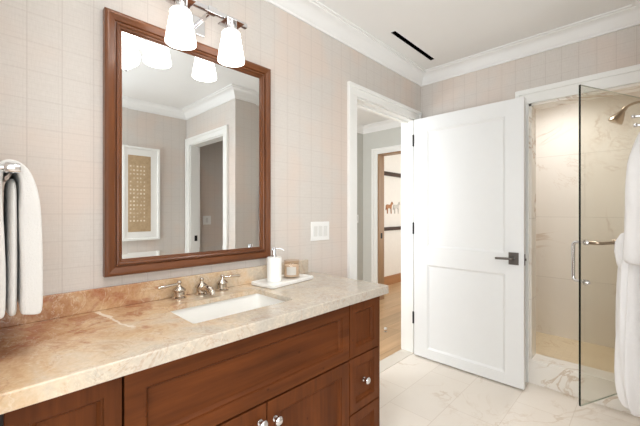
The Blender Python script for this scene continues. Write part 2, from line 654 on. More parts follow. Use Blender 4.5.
# closet doorway wall
QX0, QX1 = 1.785, 2.62
bm = BM()
bx(bm, XR + 0.12, QX0, YD, YD + 0.12, 0, H)
bx(bm, QX1, XA, YD, YD + 0.12, 0, H)
bx(bm, QX0, QX1, YD, YD + 0.12, DH, H)
struct('wall_closet', bm, M['paper_x'], 'papered wall around the water closet doorway, seen in the mirror')
bm = BM()
bx(bm, XA, XA + 0.12, -1.52, -1.1, 0, H)
bx(bm, XA, XA + 0.12, 0.5, 3.0, 0, H)
bx(bm, XA, XA + 0.12, -1.1, 0.5, 0, 0.85)
bx(bm, XA, XA + 0.12, -1.1, 0.5, 2.35, H)
struct('wall_art', bm, M['paper_y'], 'papered wall carrying the framed artworks, seen in the mirror')
struct('wall_closet_rear', box(1.678, XA, 2.88, 3.0, 0, H), M['paper_x'], 'papered rear wall of the water closet')
# rear wall with a window added to let in fill light
bm = BM()
WX0, WX1, WZ0, WZ1 = 1.0, 2.5, 0.8, 2.3
bx(bm, 0.65, WX0, -1.52, YS, 0, H)
bx(bm, WX1, XA, -1.52, YS, 0, H)
bx(bm, WX0, WX1, -1.52, YS, 0, WZ0)
bx(bm, WX0, WX1, -1.52, YS, WZ1, H)
struct('wall_behind', bm, M['paper_x'], 'papered wall behind the viewer with an opening added for light')
bm = BM()
for a in ((WX0, WX0 + 0.05, WZ0, WZ1), (WX1 - 0.05, WX1, WZ0, WZ1), (WX0, WX1, WZ0, WZ0 + 0.05), (WX0, WX1, WZ1 - 0.05, WZ1), (1.735, 1.765, WZ0, WZ1)):
    bx(bm, a[0], a[1], -1.49, -1.44, a[2], a[3])
wn = struct('window_added_rear', bm, M['white'], 'white framed window added behind the viewer to let in fill light')
obj('pane', box(WX0 + 0.05, WX1 - 0.05, -1.467, -1.463, WZ0 + 0.05, WZ1 - 0.05), M['pane'], wn)

bm = BM()
for a in ((-1.1, -1.05, 0.85, 2.35), (0.45, 0.5, 0.85, 2.35), (-1.1, 0.5, 0.85, 0.90), (-1.1, 0.5, 2.30, 2.35), (-0.315, -0.285, 0.85, 2.35)):
    bx(bm, XA + 0.04, XA + 0.09, a[0], a[1], a[2], a[3])
wn = struct('window_2', bm, M['white'], 'white framed side window, unseen, added to light the mirror wall')  # invented side window, lets fill light onto the vanity wall
obj('pane', box(XA + 0.063, XA + 0.067, -1.05, 0.45, 0.90, 2.30), M['pane'], wn)

# shower enclosure
bm = BM()
bx(bm, 0.18, 1.74, 4.04, 4.16, 0, H)
bx(bm, 0.18, 0.30, 3.05, 4.04, 0, H)
bx(bm, 1.62, 1.74, 3.05, 4.04, 0, H)
struct('wall_shower', bm, M['shower'], 'veined marble walls inside the shower')
struct('floor_shower', box(0.30, 1.62, 3.05, 4.04, -0.1, 0.05), M['showerfloor'], 'beige mosaic floor inside the shower')
# marble lined reveal and curb
bm = BM()
bx(bm, SX0 - 0.001, SX0 + 0.018, YB - 0.002, 3.052, 0.175, SH)
bx(bm, SX1 - 0.018, SX1 + 0.001, YB - 0.002, 3.052, 0.175, SH)
bx(bm, SX0, SX1, YB - 0.002, 3.052, SH - 0.018, SH + 0.001)
struct('trim_shower_reveal', bm, M['shower'], 'marble lining of the shower opening')
bm = box(SX0 - 0.012, SX1 + 0.008, YB - 0.004, 3.054, 0.0, 0.160)
bx(bm, SX0 - 0.012, SX1 + 0.008, YB - 0.010, 3.060, 0.160, 0.180, 0.003)
struct('trim_shower_curb', bm, M['curb'], 'veined white marble curb at the shower entrance')


def casing(bm, horiz, c, side, a0, a1, top, wid=0.09, base=0.0, head=0.083, stop=None):
    """door casing: horiz 'x' or 'y' axis along the wall; c wall plane; side +-1 outward; opening a0..a1, height top"""
    def B(u0, u1, z0, z1, t0, t1):
        p, q = sorted((c + side * t0, c + side * t1))
        if horiz == 'x':
            bx(bm, u0, u1, p, q, z0, z1, 0.002, 1)
        else:
            bx(bm, p, q, u0, u1, z0, z1, 0.002, 1)
    for s, a in ((-1, a0), (1, a1))[:1 if stop else 2]:
        def R(o0, o1, z0, z1, t):
            u0, u1 = sorted((a + s * o0, a + s * o1))
            B(u0, u1, z0, z1, 0.0, t)
        R(0.0, wid * 0.72, base, top, 0.016)
        R(wid * 0.66, wid, base, top + head * 0.66, 0.026)
    B(a0 - wid * 0.66, stop or a1 + wid * 0.66, top, top + head * 0.72, 0.0, 0.016)
    B(a0 - wid, stop or a1 + wid, top + head * 0.66, top + head, 0.0, 0.026)


# casings
bm = BM()
casing(bm, 'y', 0.0, 1, DY0, DY1, DH, 0.097)
casing(bm, 'y', -0.12, -1, DY0, DY1, DH, 0.097)
bx(bm, -0.12, 0.0, DY0 - 0.001, DY0 + 0.012, 0.004, DH)
bx(bm, -0.12, 0.0, DY1 - 0.012, DY1 + 0.001, 0.004, DH)
bx(bm, -0.12, 0.0, DY0, DY1, DH - 0.012, DH + 0.001)
bx(bm, -0.075, -0.055, DY0, DY0 + 0.024, 0.004, DH - 0.012)
bx(bm, -0.075, -0.055, DY0, DY1, DH - 0.024, DH - 0.012)
tr = struct('trim_1', bm, M['white'], 'white casing and jamb of the hall doorway')
bm = BM()
casing(bm, 'x', YB, -1, SX0, XR, SH, 0.088, 0.0, 0.109, XR)
struct('trim_2', bm, M['white'], 'white casing around the shower opening')
bm = BM()
casing(bm, 'x', YD, -1, QX0, QX1, DH, 0.095)
bx(bm, QX0 - 0.001, QX0 + 0.012, YD, YD + 0.12, 0, DH)
bx(bm, QX1 - 0.012, QX1 + 0.001, YD, YD + 0.12, 0, DH)
bx(bm, QX0, QX1, YD, YD + 0.12, DH - 0.012, DH + 0.001)
tc = struct('trim_3', bm, M['white'], 'white casing and jamb of the water closet doorway, seen in the mirror')
bm = BM()
bx(bm, QX1 - 0.016, QX1 - 0.0115, YD + 0.05, YD + 0.085, 0.92, 0.99)
obj('strike_plate', bm, M['black'], tc)

# crown mouldings
CR = [(0.0, H - 0.098), (0.012, H - 0.098), (0.014, H - 0.086), (0.022, H - 0.080), (0.030, H - 0.066), (0.046, H - 0.040), (0.066, H - 0.022),
      (0.082, H - 0.016), (0.084, H - 0.010), (0.100, H - 0.008), (0.100, H), (0.0, H)]
loop = [(0.65, YS), (XA, YS), (XA, YD), (XR, YD), (XR, YB), (0, YB), (0, -0.03), (0.65, -0.03)]
struct('trim_crown', sweep_loop(loop, CR), M['ceil'], 'white crown moulding around the bathroom ceiling', True)
struct('trim_crown_hall', sweep_loop([(-0.12, 4.08), (-1.565, 4.08), (-1.565, 0.9), (-0.12, 0.9)], CR), M['ceil'], 'white crown moulding in the hall', True)
struct('trim_crown_closet', sweep_loop([(1.678, YD + 0.12), (XA, YD + 0.12), (XA, 2.88), (1.678, 2.88)], CR), M['ceil'], 'white crown moulding in the water closet', True)
# baseboards
BB = [(0.0, 0.0), (0.014, 0.0), (0.014, 0.105), (0.008, 0.125), (0.0, 0.125)]
struct('baseboard_left', sweep_loop([(0, DY0 - 0.098), (0, 1.50)], BB, False, None), M['white'], 'white baseboard between vanity and doorway')
struct('baseboard_back', sweep_loop([(SX0 - 0.09, YB), (0.0, YB)], BB, False), M['white'], 'white baseboard behind the open door')
struct('baseboard_right', sweep_loop([(XR, YD), (XR, YB - 0.03)], BB, False), M['white'], 'white baseboard under the robe')
struct('baseboard_art', sweep_loop([(XA, YS), (XA, YD - 0.03)], BB, False), M['white'], 'white baseboard below the artworks')

# hall and bedroom
struct('wall_hall_left', box(-1.685, -1.565, 0.78, 4.08, 0, H), M['hallwall'], 'pale grey left wall of the hall')
bm = BM()
HX0, HX1 = -1.29, -0.50
bx(bm, -3.0, HX0, 4.08, 4.20, 0, H)
bx(bm, HX1, -0.12, 4.08, 4.20, 0, H)
bx(bm, HX0, HX1, 4.08, 4.20, 2.135, H)
struct('wall_hall_end', bm, M['hallwall'], 'pale grey end wall of the hall with the bedroom doorway')
bm = BM()
bx(bm, -0.12, 0.18, 3.05, 4.2, 0, H)
bx(bm, -1.685, -1.3, 0.78, 0.9, 0, H)
bx(bm, -0.4, -0.12, 0.78, 0.9, 0, H)
bx(bm, -1.3, -0.4, 0.78, 0.9, 0, 0.85)
bx(bm, -1.3, -0.4, 0.78, 0.9, 2.25, H)
struct('wall_hall_right', bm, M['hallwall'], 'pale grey walls closing the hall')
bm = BM()
casing(bm, 'x', 4.08, -1, HX0, HX1, 2.135, 0.10)
struct('trim_4', bm, M['white'], 'white casing of the bedroom doorway at the end of the hall')
bm = BM()
bx(bm, HX0 - 0.001, HX0 + 0.02, 4.078, 4.21, 0, 2.135)
bx(bm, HX1 - 0.02, HX1 + 0.001, 4.078, 4.21, 0, 2.135)
bx(bm, HX0, HX1, 4.078, 4.21, 2.118, 2.136)
oj = struct('trim_5', bm, M['oakjamb'], 'brown oak jamb of the bedroom doorway')
obj('strike_plate', box(HX0 + 0.02, HX0 + 0.023, 4.12, 4.16, 0.90, 0.98), M['black'], oj)
struct('wall_bedroom_left', box(-1.87, -1.75, 4.20, 6.6, 0, H), M['cream'], 'cream panelled bedroom wall with dark rails')
bm = BM()
bx(bm, -1.87, 0.35, 6.5, 6.62, 0, H)
bx(bm, 0.23, 0.35, 4.2, 4.75, 0, H)
bx(bm, 0.23, 0.35, 6.05, 6.5, 0, H)
bx(bm, 0.23, 0.35, 4.75, 6.05, 0, 0.8)
bx(bm, 0.23, 0.35, 4.75, 6.05, 2.2, H)
struct('wall_bedroom_right', bm, M['cream'], 'cream walls closing the bedroom')
struct('floor_bedroom', box(-0.12, 0.35, 4.2, 6.62, -0.1, 0.0), M['oak'], 'oak floor at the right side of the bedroom')
struct('ceiling_bedroom', box(-0.12, 0.35, 4.3, 6.62, H, H + 0.1), M['ceil'], 'bedroom ceiling at the right side')
struct('baseboard_bedroom', box(-1.75, -1.735, 4.20, 6.5, 0, 0.16, 0.003), M['oakbase'], 'brown oak baseboard along the cream bedroom wall')
bm = box(-1.75, -1.715, 4.20, 6.5, 1.925, 1.995, 0.004)
struct('trim_6', bm, M['darkrail'], 'upper dark wooden rail on the cream bedroom wall')
bm = box(-1.75, -1.715, 4.20, 6.5, 0.965, 1.025, 0.004)
struct('trim_7', bm, M['darkrail'], 'lower dark wooden rail on the cream bedroom wall')

# ================================================================== OPEN DOOR (hall door, folded back against the back wall)
d = thing('door_1', 'open white two panel door swung back in front of the papered back wall', 'door', (0.03, 2.75, 0.0))
d['kind'] = 'structure'
DW, DT = 0.865, 0.04


def door_leaf():
    """leaf spans local x 0..DW, y -DT/2..DT/2, z .012..2.117 with two recessed panels on both faces"""
    bm = BM()
    z0, z1 = 0.014, 2.117
    px0, px1 = 0.125, DW - 0.125
    panels = [(0.095, 0.83), (0.985, 2.0)]
    # stiles and rails
    bx(bm, 0, px0, -DT / 2, DT / 2, z0, z1, 0.0015, 1)
    bx(bm, px1, DW, -DT / 2, DT / 2, z0, z1, 0.0015, 1)
    zs = [z0, panels[0][0], panels[0][1], panels[1][0], panels[1][1], z1]
    for a, b in ((zs[0], zs[1]), (zs[2], zs[3]), (zs[4], zs[5])):
        bx(bm, px0 - 0.0005, px1 + 0.0005, -DT / 2 + 0.0002, DT / 2 - 0.0002, a, b)
    for a, b in panels:
        bx(bm, px0 - 0.002, px1 + 0.002, -DT / 2 + 0.012, DT / 2 - 0.012, a - 0.002, b + 0.002)
        for sgn in (-1, 1):   # sticking bevel
            yo, yi = sgn * (DT / 2 - 0.0005), sgn * (DT / 2 - 0.0121)
            o = [(px0, a), (px1, a), (px1, b), (px0, b)]
            i_ = [(px0 + 0.016, a + 0.016), (px1 - 0.016, a + 0.016), (px1 - 0.016, b - 0.016), (px0 + 0.016, b - 0.016)]
            vo = [bm.verts.new((p[0], yo, p[1])) for p in o]
            vi = [bm.verts.new((p[0], yi, p[1])) for p in i_]
            for k in range(4):
                j = (k + 1) % 4
                bm.faces.new((vo[k], vo[j], vi[j], vi[k]))
    return bm


obj('door_leaf', door_leaf(), M['door'], d)


def lever(parent, yface, s):
    bm = BM()
    y0, y1 = sorted((yface, yface + s * 0.008))
    bx(bm, DW - 0.098, DW - 0.032, y0, y1, 0.905, 0.995, 0.002)
    rose = obj('escutcheon', bm, M['bronze'], parent)
    bm = tube(arc([(DW - 0.065, yface + s * 0.006, 0.952), (DW - 0.065, yface + s * 0.05, 0.952), (DW - 0.175, yface + s * 0.05, 0.948)], 5, 0.012), 0.0085, 12)
    obj('lever', bm, M['bronze'], rose, True)


lever(d, -DT / 2, -1)
lever(d, DT / 2, 1)
bm = BM()
bx(bm, DW - 0.0005, DW + 0.0015, -0.013, 0.013, 0.905, 0.985)
bx(bm, DW, DW + 0.010, -0.007, 0.007, 0.938, 0.955)
obj('latch', bm, M['bronze'], d)
for z in (1.93, 1.145, 0.345):
    bm = lathe([(0, -0.052), (0.0075, -0.052), (0.0075, 0.052), (0, 0.052)], 12, at=(-0.004, -0.026, z))
    bx(bm, -0.003, 0.0005, -0.024, 0.012, z - 0.048, z + 0.048)
    obj('hinge', bm, M['black'], d)

# ================================================================== VANITY
VY0, VY1, VX = 0.0, 1.473, 0.535
v = thing('vanity_cabinet', 'brown stained wooden vanity cabinet under the long stone worktop', 'cabinet', (0, 0, 0))
bm = BM()
bx(bm, 0.005, VX - 0.024, VY0, VY0 + 0.018, 0.10, 0.866)
for ya in (0.257, 1.197, VY1 - 0.040):
    bx(bm, 0.005, VX - 0.024, ya, ya + 0.018, 0.10, 0.866)
bx(bm, 0.005, 0.02, VY0, VY1 - 0.022, 0.10, 0.866)
bx(bm, 0.005, VX - 0.024, VY0, VY1 - 0.022, 0.10, 0.118)
for yb_ in ((VY0, 0.262), (1.20, VY1 - 0.022)):
    bx(bm, 0.005, VX - 0.024, yb_[0], yb_[1], 0.848, 0.866)
    bx(bm, VX - 0.05, VX - 0.024, yb_[0], yb_[1], 0.10, 0.866)
bx(bm, VX - 0.04, VX - 0.024, 0.262, 1.20, 0.10, 0.866)
bx(bm, 0.03, VX - 0.08, VY0 + 0.02, VY1 - 0.04, 0.0, 0.10)
obj('body', bm, M['cabdark'], v)
bm = BM()
panel_front(bm, 0.0, 0.0, 0.49, 0.02, 0.866, 0.02, 0.06)
bmesh.ops.transform(bm, matrix=Matrix.Translation((VX - 0.012, VY1 - 0.02, 0)) @ Matrix.Rotation(math.radians(90), 4, 'Z'), verts=bm.verts)
obj('end_panel', bm, M['cabv'], v)
XF = VX - 0.022


def knob(parent, x, y, z):
    bm = lathe([(0, 0.0), (0.011, 0.0), (0.011, 0.003), (0.006, 0.006), (0.005, 0.014), (0.010, 0.018), (0.0155, 0.022), (0.0165, 0.028), (0.013, 0.033), (0.006, 0.036), (0, 0.036)], 20, (1, 0, 0), (x, y, z))
    obj('knob', bm, M['chrome'], parent, True)


def front(name, y0, y1, z0, z1, rail, horiz, knobs=()):
    bm = panel_front(BM(), XF, y0, y1, z0, z1, 0.022, rail)
    o = obj(name, bm, M['cabh' if horiz else 'cabv'], v)
    for ky, kz in knobs:
        knob(o, VX - 0.009 if name != 'door_x' else VX, ky, kz)
    return o


g = 0.004
zt = 0.856
# right stack of drawers
for z0, z1 in ((0.600, zt), (0.335, 0.594), (0.105, 0.329)):
    front('drawer', 1.213, 1.447, z0, z1, 0.042, False, () if z0 > 0.5 else ((1.330, (z0 + z1) / 2),))
# left stack
for z0, z1 in ((0.600, zt), (0.335, 0.594), (0.105, 0.329)):
    front('drawer', 0.036, 0.264, z0, z1, 0.042, False, () if z0 > 0.5 else ((0.149, (z0 + z1) / 2 + 0.01),))
# sink base: false front and a pair of doors
front('false_front', 0.270, 1.208, 0.600, zt, 0.05, True)
front('cabinet_door', 0.270, 0.734, 0.105, 0.592, 0.055, False)
front('cabinet_door', 0.739, 1.208, 0.105, 0.592, 0.055, False)
for o in [c for c in v.children if c.name.startswith('cabinet_door')]:
    pass
_doors = [c for c in v.children if c.name.startswith('cabinet_door')]
knob(_doors[0], VX, 0.704, 0.535)
knob(_doors[1], VX, 0.772, 0.520)

# worktop
ZC, ZU, ZE = 0.910, 0.889, 0.868
ct = thing('stone_worktop', 'long brown and grey veined stone worktop with an undermount sink cutout', 'worktop', (0, 0, 0))
bm = BM()
outer = [(0.002, -0.028), (0.568, -0.028), (0.568, 1.488), (0.002, 1.488)]
SKX0, SKX1, SKY0, SKY1 = 0.156, 0.430, 0.508, 0.957
inner = rrect(SKX0, SKX1, SKY0, SKY1, 0.012, 5)


def ringv(pts, z):
    vs = [bm.verts.new((p[0], p[1], z)) for p in pts]
    return [bm.edges.new((vs[i], vs[(i + 1) % len(vs)])) for i in range(len(vs))]


es = ringv(outer, ZC) + ringv(inner, ZC)
bmesh.ops.triangle_fill(bm, use_beauty=True, use_dissolve=False, edges=es)
r = bmesh.ops.extrude_face_region(bm, geom=bm.faces[:])
bmesh.ops.translate(bm, vec=(0, 0, ZU - ZC), verts=[e for e in r['geom'] if isinstance(e, bmesh.types.BMVert)])
edges = []
for e in bm.edges:
    a, b = e.verts[0].co, e.verts[1].co
    ext = lambda p: (abs(p.x - 0.568) < 1e-5 or abs(p.y - 1.488) < 1e-5)
    same_x = abs(a.x - 0.568) < 1e-5 and abs(b.x - 0.568) < 1e-5
    same_y = abs(a.y - 1.488) < 1e-5 and abs(b.y - 1.488) < 1e-5
    if (same_x or same_y) and ((abs(a.z - ZC) < 1e-5 and abs(b.z - ZC) < 1e-5) or (same_x and same_y)):
        edges.append(e)
bmesh.ops.bevel(bm, geom=edges, offset=0.004, segments=3, affect='EDGES', profile=0.5)
bx(bm, 0.536, 0.568, -0.028, 1.488, ZE, ZU + 0.0002)
bx(bm, 0.002, 0.536, 1.456, 1.488, ZE, ZU + 0.0002)
obj('slab', bm, M['counter'], ct)
bs = obj('stone_backsplash', box(0.002, 0.022, -0.028, 1.432, ZC + 0.0003, 0.994, 0.002), M['counter'])
tag(bs, 'low brown stone backsplash strip along the wall under the mirror', 'backsplash')

# sink
sk = thing('undermount_sink', 'white rectangular undermount sink set below the stone worktop', 'sink', (0.295, 0.744, 0.74))
rows = []
for off, z, rr in ((0.03, ZU - 0.001, 0.03), (0.03, ZU - 0.012, 0.03), (0.016, ZU - 0.10, 0.03), (-0.01, 0.715, 0.05), (-0.11, 0.712, 0.06)):
    rows.append([(x - 0.295, y - 0.744, z - 0.74) for x, y in rrect(SKX0 - off, SKX1 + off, SKY0 - off, SKY1 + off, max(0.012, rr), 6)])
for off, z, rr in ((-0.11, 0.728, 0.02), (-0.034, 0.732, 0.05), (-0.010, 0.752, 0.035), (0.006, ZU - 0.02, 0.03), (0.008, ZU - 0.001, 0.03)):
    rows.append([(x - 0.295, y - 0.744, z - 0.74) for x, y in rrect(SKX0 - off, SKX1 + off, SKY0 - off, SKY1 + off, max(0.012, rr), 6)])
n = len(rows)
bm = loft(rows, None, False, False)
# close the rim, floor and underside
bm.verts.ensure_lookup_table()
k = len(rows[0])
V = bm.verts
for i in range(k):
    j = (i + 1) % k
    bm.faces.new((V[(n - 1) * k + i], V[(n - 1) * k + j], V[j], V[i]))
obj('basin', bm, M['sink'], sk, True)
obj('drain', lathe([(0, 0.0), (0.030, 0.0), (0.030, 0.003), (0.022, 0.005), (0, 0.004)], 24, at=(0, 0, -0.0125)), M['chrome'], sk, True)

# faucet
fa = thing('faucet', 'polished widespread faucet with two lever handles on the worktop behind the sink', 'faucet', (0.056, 0.719, ZC + 0.0003))


def bell(s=1.0):
    return [(0, 0), (0.0300 * s, 0), (0.0305 * s, 0.005), (0.026 * s, 0.008), (0.0225 * s, 0.011), (0.0225 * s, 0.029), (0.0275 * s, 0.033), (0.0275 * s, 0.039),
            (0.021 * s, 0.045), (0.013 * s, 0.051), (0.0075 * s, 0.056), (0.006, 0.061), (0.0095, 0.065), (0.0105, 0.070), (0.007, 0.076), (0, 0.078)]


for s, nm in ((-1, 'left'), (1, 'right')):
    b = obj('handle', lathe(bell(), 28, at=(0, s * 0.1045, 0)), M['nickel'], fa, True)
    p0 = Vector((0.0, s * 0.1045, 0.064))
    p1 = Vector((0.010, s * 0.192, 0.060))
    obj('lever', tube([p0, p0.lerp(p1, 0.1), p0.lerp(p1, 0.9), p1, p1.lerp(p0, -0.06)], [0.0045, 0.005, 0.0068, 0.0068, 0.0045], 12), M['nickel'], b, True)
sp = obj('spout', lathe(bell(1.05), 28), M['nickel'], fa, True)
pts = [(0.0, 0, 0.022), (0.03, 0, 0.030), (0.06, 0, 0.036), (0.085, 0, 0.034), (0.100, 0, 0.026), (0.104, 0, 0.014)]
obj('spout_arm', tube(pts, [0.016, 0.0155, 0.0145, 0.0135, 0.013, 0.0125], 16), M['nickel'], sp, True)

# tray, soap dispenser, candle
a = math.radians(4)
tr_o = obj('tray', loft([[(x, y, z) for x, y in rrect(-0.083 + i, 0.083 - i, -0.165 + i, 0.165 - i, 0.015, 5)] for i, z in
                         ((0.006, 0), (0.0, 0.004), (0.0, 0.016), (0.003, 0.018), (0.008, 0.018), (0.010, 0.0145))]), M['tray'], None, False, (0.115, 1.158, ZC + 0.0003))
tr_o.rotation_euler = (0, 0, math.radians(7))
tag(tr_o, 'white oblong tray on the worktop under the soap dispenser', 'tray')
ZT = ZC + 0.0146
so = thing('soap_dispenser', 'white cylindrical soap dispenser with chrome pump on the white tray', 'soap dispenser', (0.122, 1.088, ZT))
obj('bottle', lathe([(0, 0), (0.036, 0), (0.0385, 0.003), (0.0385, 0.124), (0.0365, 0.128), (0.012, 0.130), (0, 0.130)], 36), M['ceramic'], so, True)
pm = obj('pump', lathe([(0, 0.129), (0.014, 0.129), (0.014, 0.138), (0.010, 0.141), (0.0095, 0.152), (0.0115, 0.153), (0.0115, 0.176), (0.010, 0.178), (0, 0.178)], 20), M['chrome'], so, True)
obj('nozzle', tube([(0, 0, 0.170), (0.012, 0.014, 0.172), (0.026, 0.030, 0.170), (0.034, 0.039, 0.162)], [0.0055, 0.005, 0.0042, 0.0036], 10), M['chrome'], pm, True)
ca = thing('candle_jar', 'beige glass candle jar with a pale label on the white tray', 'candle', (0.115, 1.215, ZT))
obj('jar', lathe([(0, 0), (0.041, 0), (0.044, 0.004), (0.044, 0.096), (0.043, 0.098), (0.0405, 0.096), (0.0405, 0.012), (0, 0.010)], 36), M['candleglass'], ca, True)
obj('wax', lathe([(0, 0.0105), (0.040, 0.0125), (0.040, 0.070), (0, 0.069)], 36), M['wax'], ca, True)
bm = BM()
lab = [[], []]
for i in range(13):
    an = math.radians(-78 + 70 * i / 12)
    for kk, z in ((0, 0.022), (1, 0.066)):
        lab[kk].append(bm.verts.new((0.0446 * math.cos(an), 0.0446 * math.sin(an), z)))
for i in range(12):
    bm.faces.new((lab[0][i], lab[0][i + 1], lab[1][i + 1], lab[1][i]))
bmesh.ops.solidify(bm, geom=bm.faces[:], thickness=0.0004)
obj('paper_label', bm, M['label'], ca, True)

# ================================================================== MIRROR
mi = thing('wall_mirror', 'large mirror in a brown wooden frame above the sink', 'mirror', (0, 0.7365, 1.5605))
hw, hh = 0.3985, 0.5245
PR = [(0.0, 0.0), (0.0, 0.029), (0.003, 0.034), (0.009, 0.0365), (0.014, 0.0365), (0.034, 0.029), (0.037, 0.022), (0.040, 0.022), (0.042, 0.029), (0.047, 0.031), (0.050, 0.029), (0.053, 0.0225), (0.058, 0.0215), (0.060, 0.0145), (0.064, 0.0135), (0.064, 0.0)]


def frame_side(k):
    cs = [(-1, -1), (1, -1), (1, 1), (-1, 1)]
    bm = BM()
    rows = []
    for s in (cs[k], cs[(k + 1) % 4]):
        rows.append([bm.verts.new((x, s[0] * (hw - o), s[1] * (hh - o))) for o, x in PR])
    m_ = len(PR)
    for j in range(m_):
        bm.faces.new((rows[0][j], rows[0][(j + 1) % m_], rows[1][(j + 1) % m_], rows[1][j]))
    bm.faces.new(rows[0])
    bm.faces.new(rows[1][::-1])
    return bm


for k in range(4):
    obj('frame_rail' if k % 2 == 0 else 'frame_stile', frame_side(k), M['frameh' if k % 2 == 0 else 'framev'], mi)
gw, gh, gb, t0 = hw - 0.060, hh - 0.060, 0.026, 0.0120
bm = BM()
rows = []
for dw, x in ((0, 0.002), (0, t0 - 0.0004), (gb, t0)):
    rows.append([bm.verts.new((x, s[0] * (gw - dw), s[1] * (gh - dw))) for s in ((-1, -1), (1, -1), (1, 1), (-1, 1))])
for A, B in zip(rows, rows[1:]):
    for i in range(4):
        j = (i + 1) % 4
        bm.faces.new((A[i], A[j], B[j], B[i]))
bm.faces.new(rows[0][::-1])
bm.faces.new(rows[-1])
obj('mirror_glass', bm, M['mirror'], mi)

# ================================================================== VANITY LIGHT
vl = thing('vanity_light', 'chrome two lamp wall light with white glass shades above the mirror', 'wall light', (0, 0.702, 2.18))
LX = 0.144
obj('backplate', box(0.0, 0.012, -0.025, 0.055, -0.052, 0.034, 0.003), M['chrome'], vl)
bm = tube([(0.010, 0.02, 0.0), (LX, 0.02, 0.004)], 0.011, 14)
obj('arm', bm, M['chrome'], vl, True)
bm = box(LX - 0.010, LX + 0.010, -0.20, 0.20, -0.006, 0.014, 0.002)
bx(bm, LX - 0.016, LX + 0.016, 0.0, 0.04, -0.010, 0.018, 0.003)
obj('crossbar', bm, M['chrome'], vl)
for yy in (-0.117, 0.118):
    bm = box(LX - 0.045, LX + 0.045, yy - 0.045, yy + 0.045, -0.016, -0.008, 0.0015)
    so_ = obj('lamp_holder', bm, M['chrome'], vl)
    obj('socket_cup', lathe([(0, -0.056), (0.027, -0.056), (0.027, -0.016), (0, -0.016)], 24, at=(LX, yy, 0)), M['chrome'], so_, True)
    sh = obj('lamp_shade', lathe([(0.026, -0.050), (0.036, -0.052), (0.042, -0.059), (0.044, -0.067), (0.0425, -0.073), (0.0435, -0.079), (0.049, -0.110), (0.056, -0.150), (0.061, -0.182),
                                  (0.0615, -0.189), (0.058, -0.190), (0.051, -0.145), (0.040, -0.08), (0.024, -0.055)], 36, at=(LX, yy, 0)), M['shade'], vl, True)
    bulb = obj('bulb', lathe([(0, -0.165), (0.018, -0.16), (0.026, -0.142), (0.024, -0.12), (0.013, -0.09), (0.012, -0.05), (0, -0.05)], 20, at=(LX, yy, 0)), M['shade'], vl, True)

# ceiling light seen in the mirror
cl = thing('ceiling_light', 'white glass ceiling light with a round bowl, seen only in the mirror', 'ceiling light', (1.07, 0.672, H))
obj('canopy', lathe([(0, 0), (0.07, 0), (0.07, -0.012), (0.055, -0.02), (0.02, -0.024), (0, -0.024)], 36), M['white'], cl, True)
obj('dish', lathe([(0.05, -0.03), (0.115, -0.034), (0.12, -0.044), (0.10, -0.060), (0.05, -0.072), (0.012, -0.074), (0.012, -0.068), (0.05, -0.066), (0.1, -0.052), (0.108, -0.044), (0.05, -0.038)], 40), M['bowl'], cl, True)
obj('stem', lathe([(0, -0.022), (0.008, -0.022), (0.008, -0.13), (0, -0.13)], 12), M['chrome'], cl, True)
obj('bowl', lathe([(0.01, -0.115), (0.06, -0.122), (0.105, -0.15), (0.125, -0.195), (0.112, -0.24), (0.07, -0.275), (0, -0.285)], 40), M['bowl'], cl, True)
obj('finial', lathe([(0, -0.312), (0.006, -0.308), (0.008, -0.30), (0.004, -0.292), (0.010, -0.284), (0, -0.28)], 16), M['chrome'], cl, True)

# shower downlight
dl = thing('shower_downlight', 'round recessed warm downlight in the shower ceiling', 'downlight', (0.95, 3.50, H))
obj('trim_ring', lathe([(0.045, 0), (0.07, 0), (0.07, -0.004), (0.06, -0.008), (0.045, -0.004)], 32), M['white'], dl, True)
obj('lens', lathe([(0, -0.002), (0.046, -0.002), (0.046, 0.0), (0, 0.0)], 32), M['downlens'], dl)
sl = bpy.data.lights.new('shower_downlight_beam', 'SPOT')
sl.energy, sl.color, sl.spot_size, sl.spot_blend, sl.shadow_soft_size = 44, (0.97, 0.98, 1.0), math.radians(150), 0.8, 0.06
slo = bpy.data.objects.new('shower_downlight_beam', sl)
C.objects.link(slo)
slo.location = (0.95, 3.50, H - 0.02)

# added ceiling lamps, out of view, to brighten floor, counter and art wall
for x, y, pw, lb in ((0.95, 1.45, 20, 'added round ceiling fill lamp nearest the hall doorway'), (0.95, 0.30, 26, 'added round ceiling fill lamp nearest the towel bar'),
                     (1.95, 0.55, 42, 'added round ceiling fill lamp nearest the framed artworks')):
    q = thing('ceiling_fill', lb, 'downlight', (x, y, H), 0, 'added bathroom fill lamps')
    obj('trim_ring', lathe([(0.045, 0), (0.07, 0), (0.07, -0.004), (0.06, -0.008), (0.045, -0.004)], 32), M['white'], q, True)
    obj('lens', lathe([(0, -0.002), (0.046, -0.002), (0.046, 0.0), (0, 0.0)], 32), M['fill_lens'], q)
    sl = bpy.data.lights.new('ceiling_fill_beam', 'SPOT')
    sl.energy, sl.color, sl.spot_size, sl.spot_blend, sl.shadow_soft_size = pw, (1.0, 0.975, 0.95), math.radians(130), 0.8, 0.06
    slo = bpy.data.objects.new('ceiling_fill_beam', sl)
    C.objects.link(slo)
    slo.location = (x, y, H - 0.02)

# ceiling slot diffuser
sd = thing('slot_diffuser', 'long narrow black air slot in the ceiling', 'air vent', (0.24, 2.355, H))
bm = BM()
for a_ in ((-0.022, -0.018, -0.31, 0.31), (0.018, 0.022, -0.31, 0.31), (-0.018, 0.018, -0.31, -0.306), (-0.018, 0.018, 0.306, 0.31)):
    bx(bm, a_[0], a_[1], a_[2], a_[3], -0.004, 0)
obj('flange', bm, M['ceil'], sd)
obj('slot', box(-0.0182, 0.0182, -0.3065, 0.3065, -0.002, 0), M['slot'], sd)


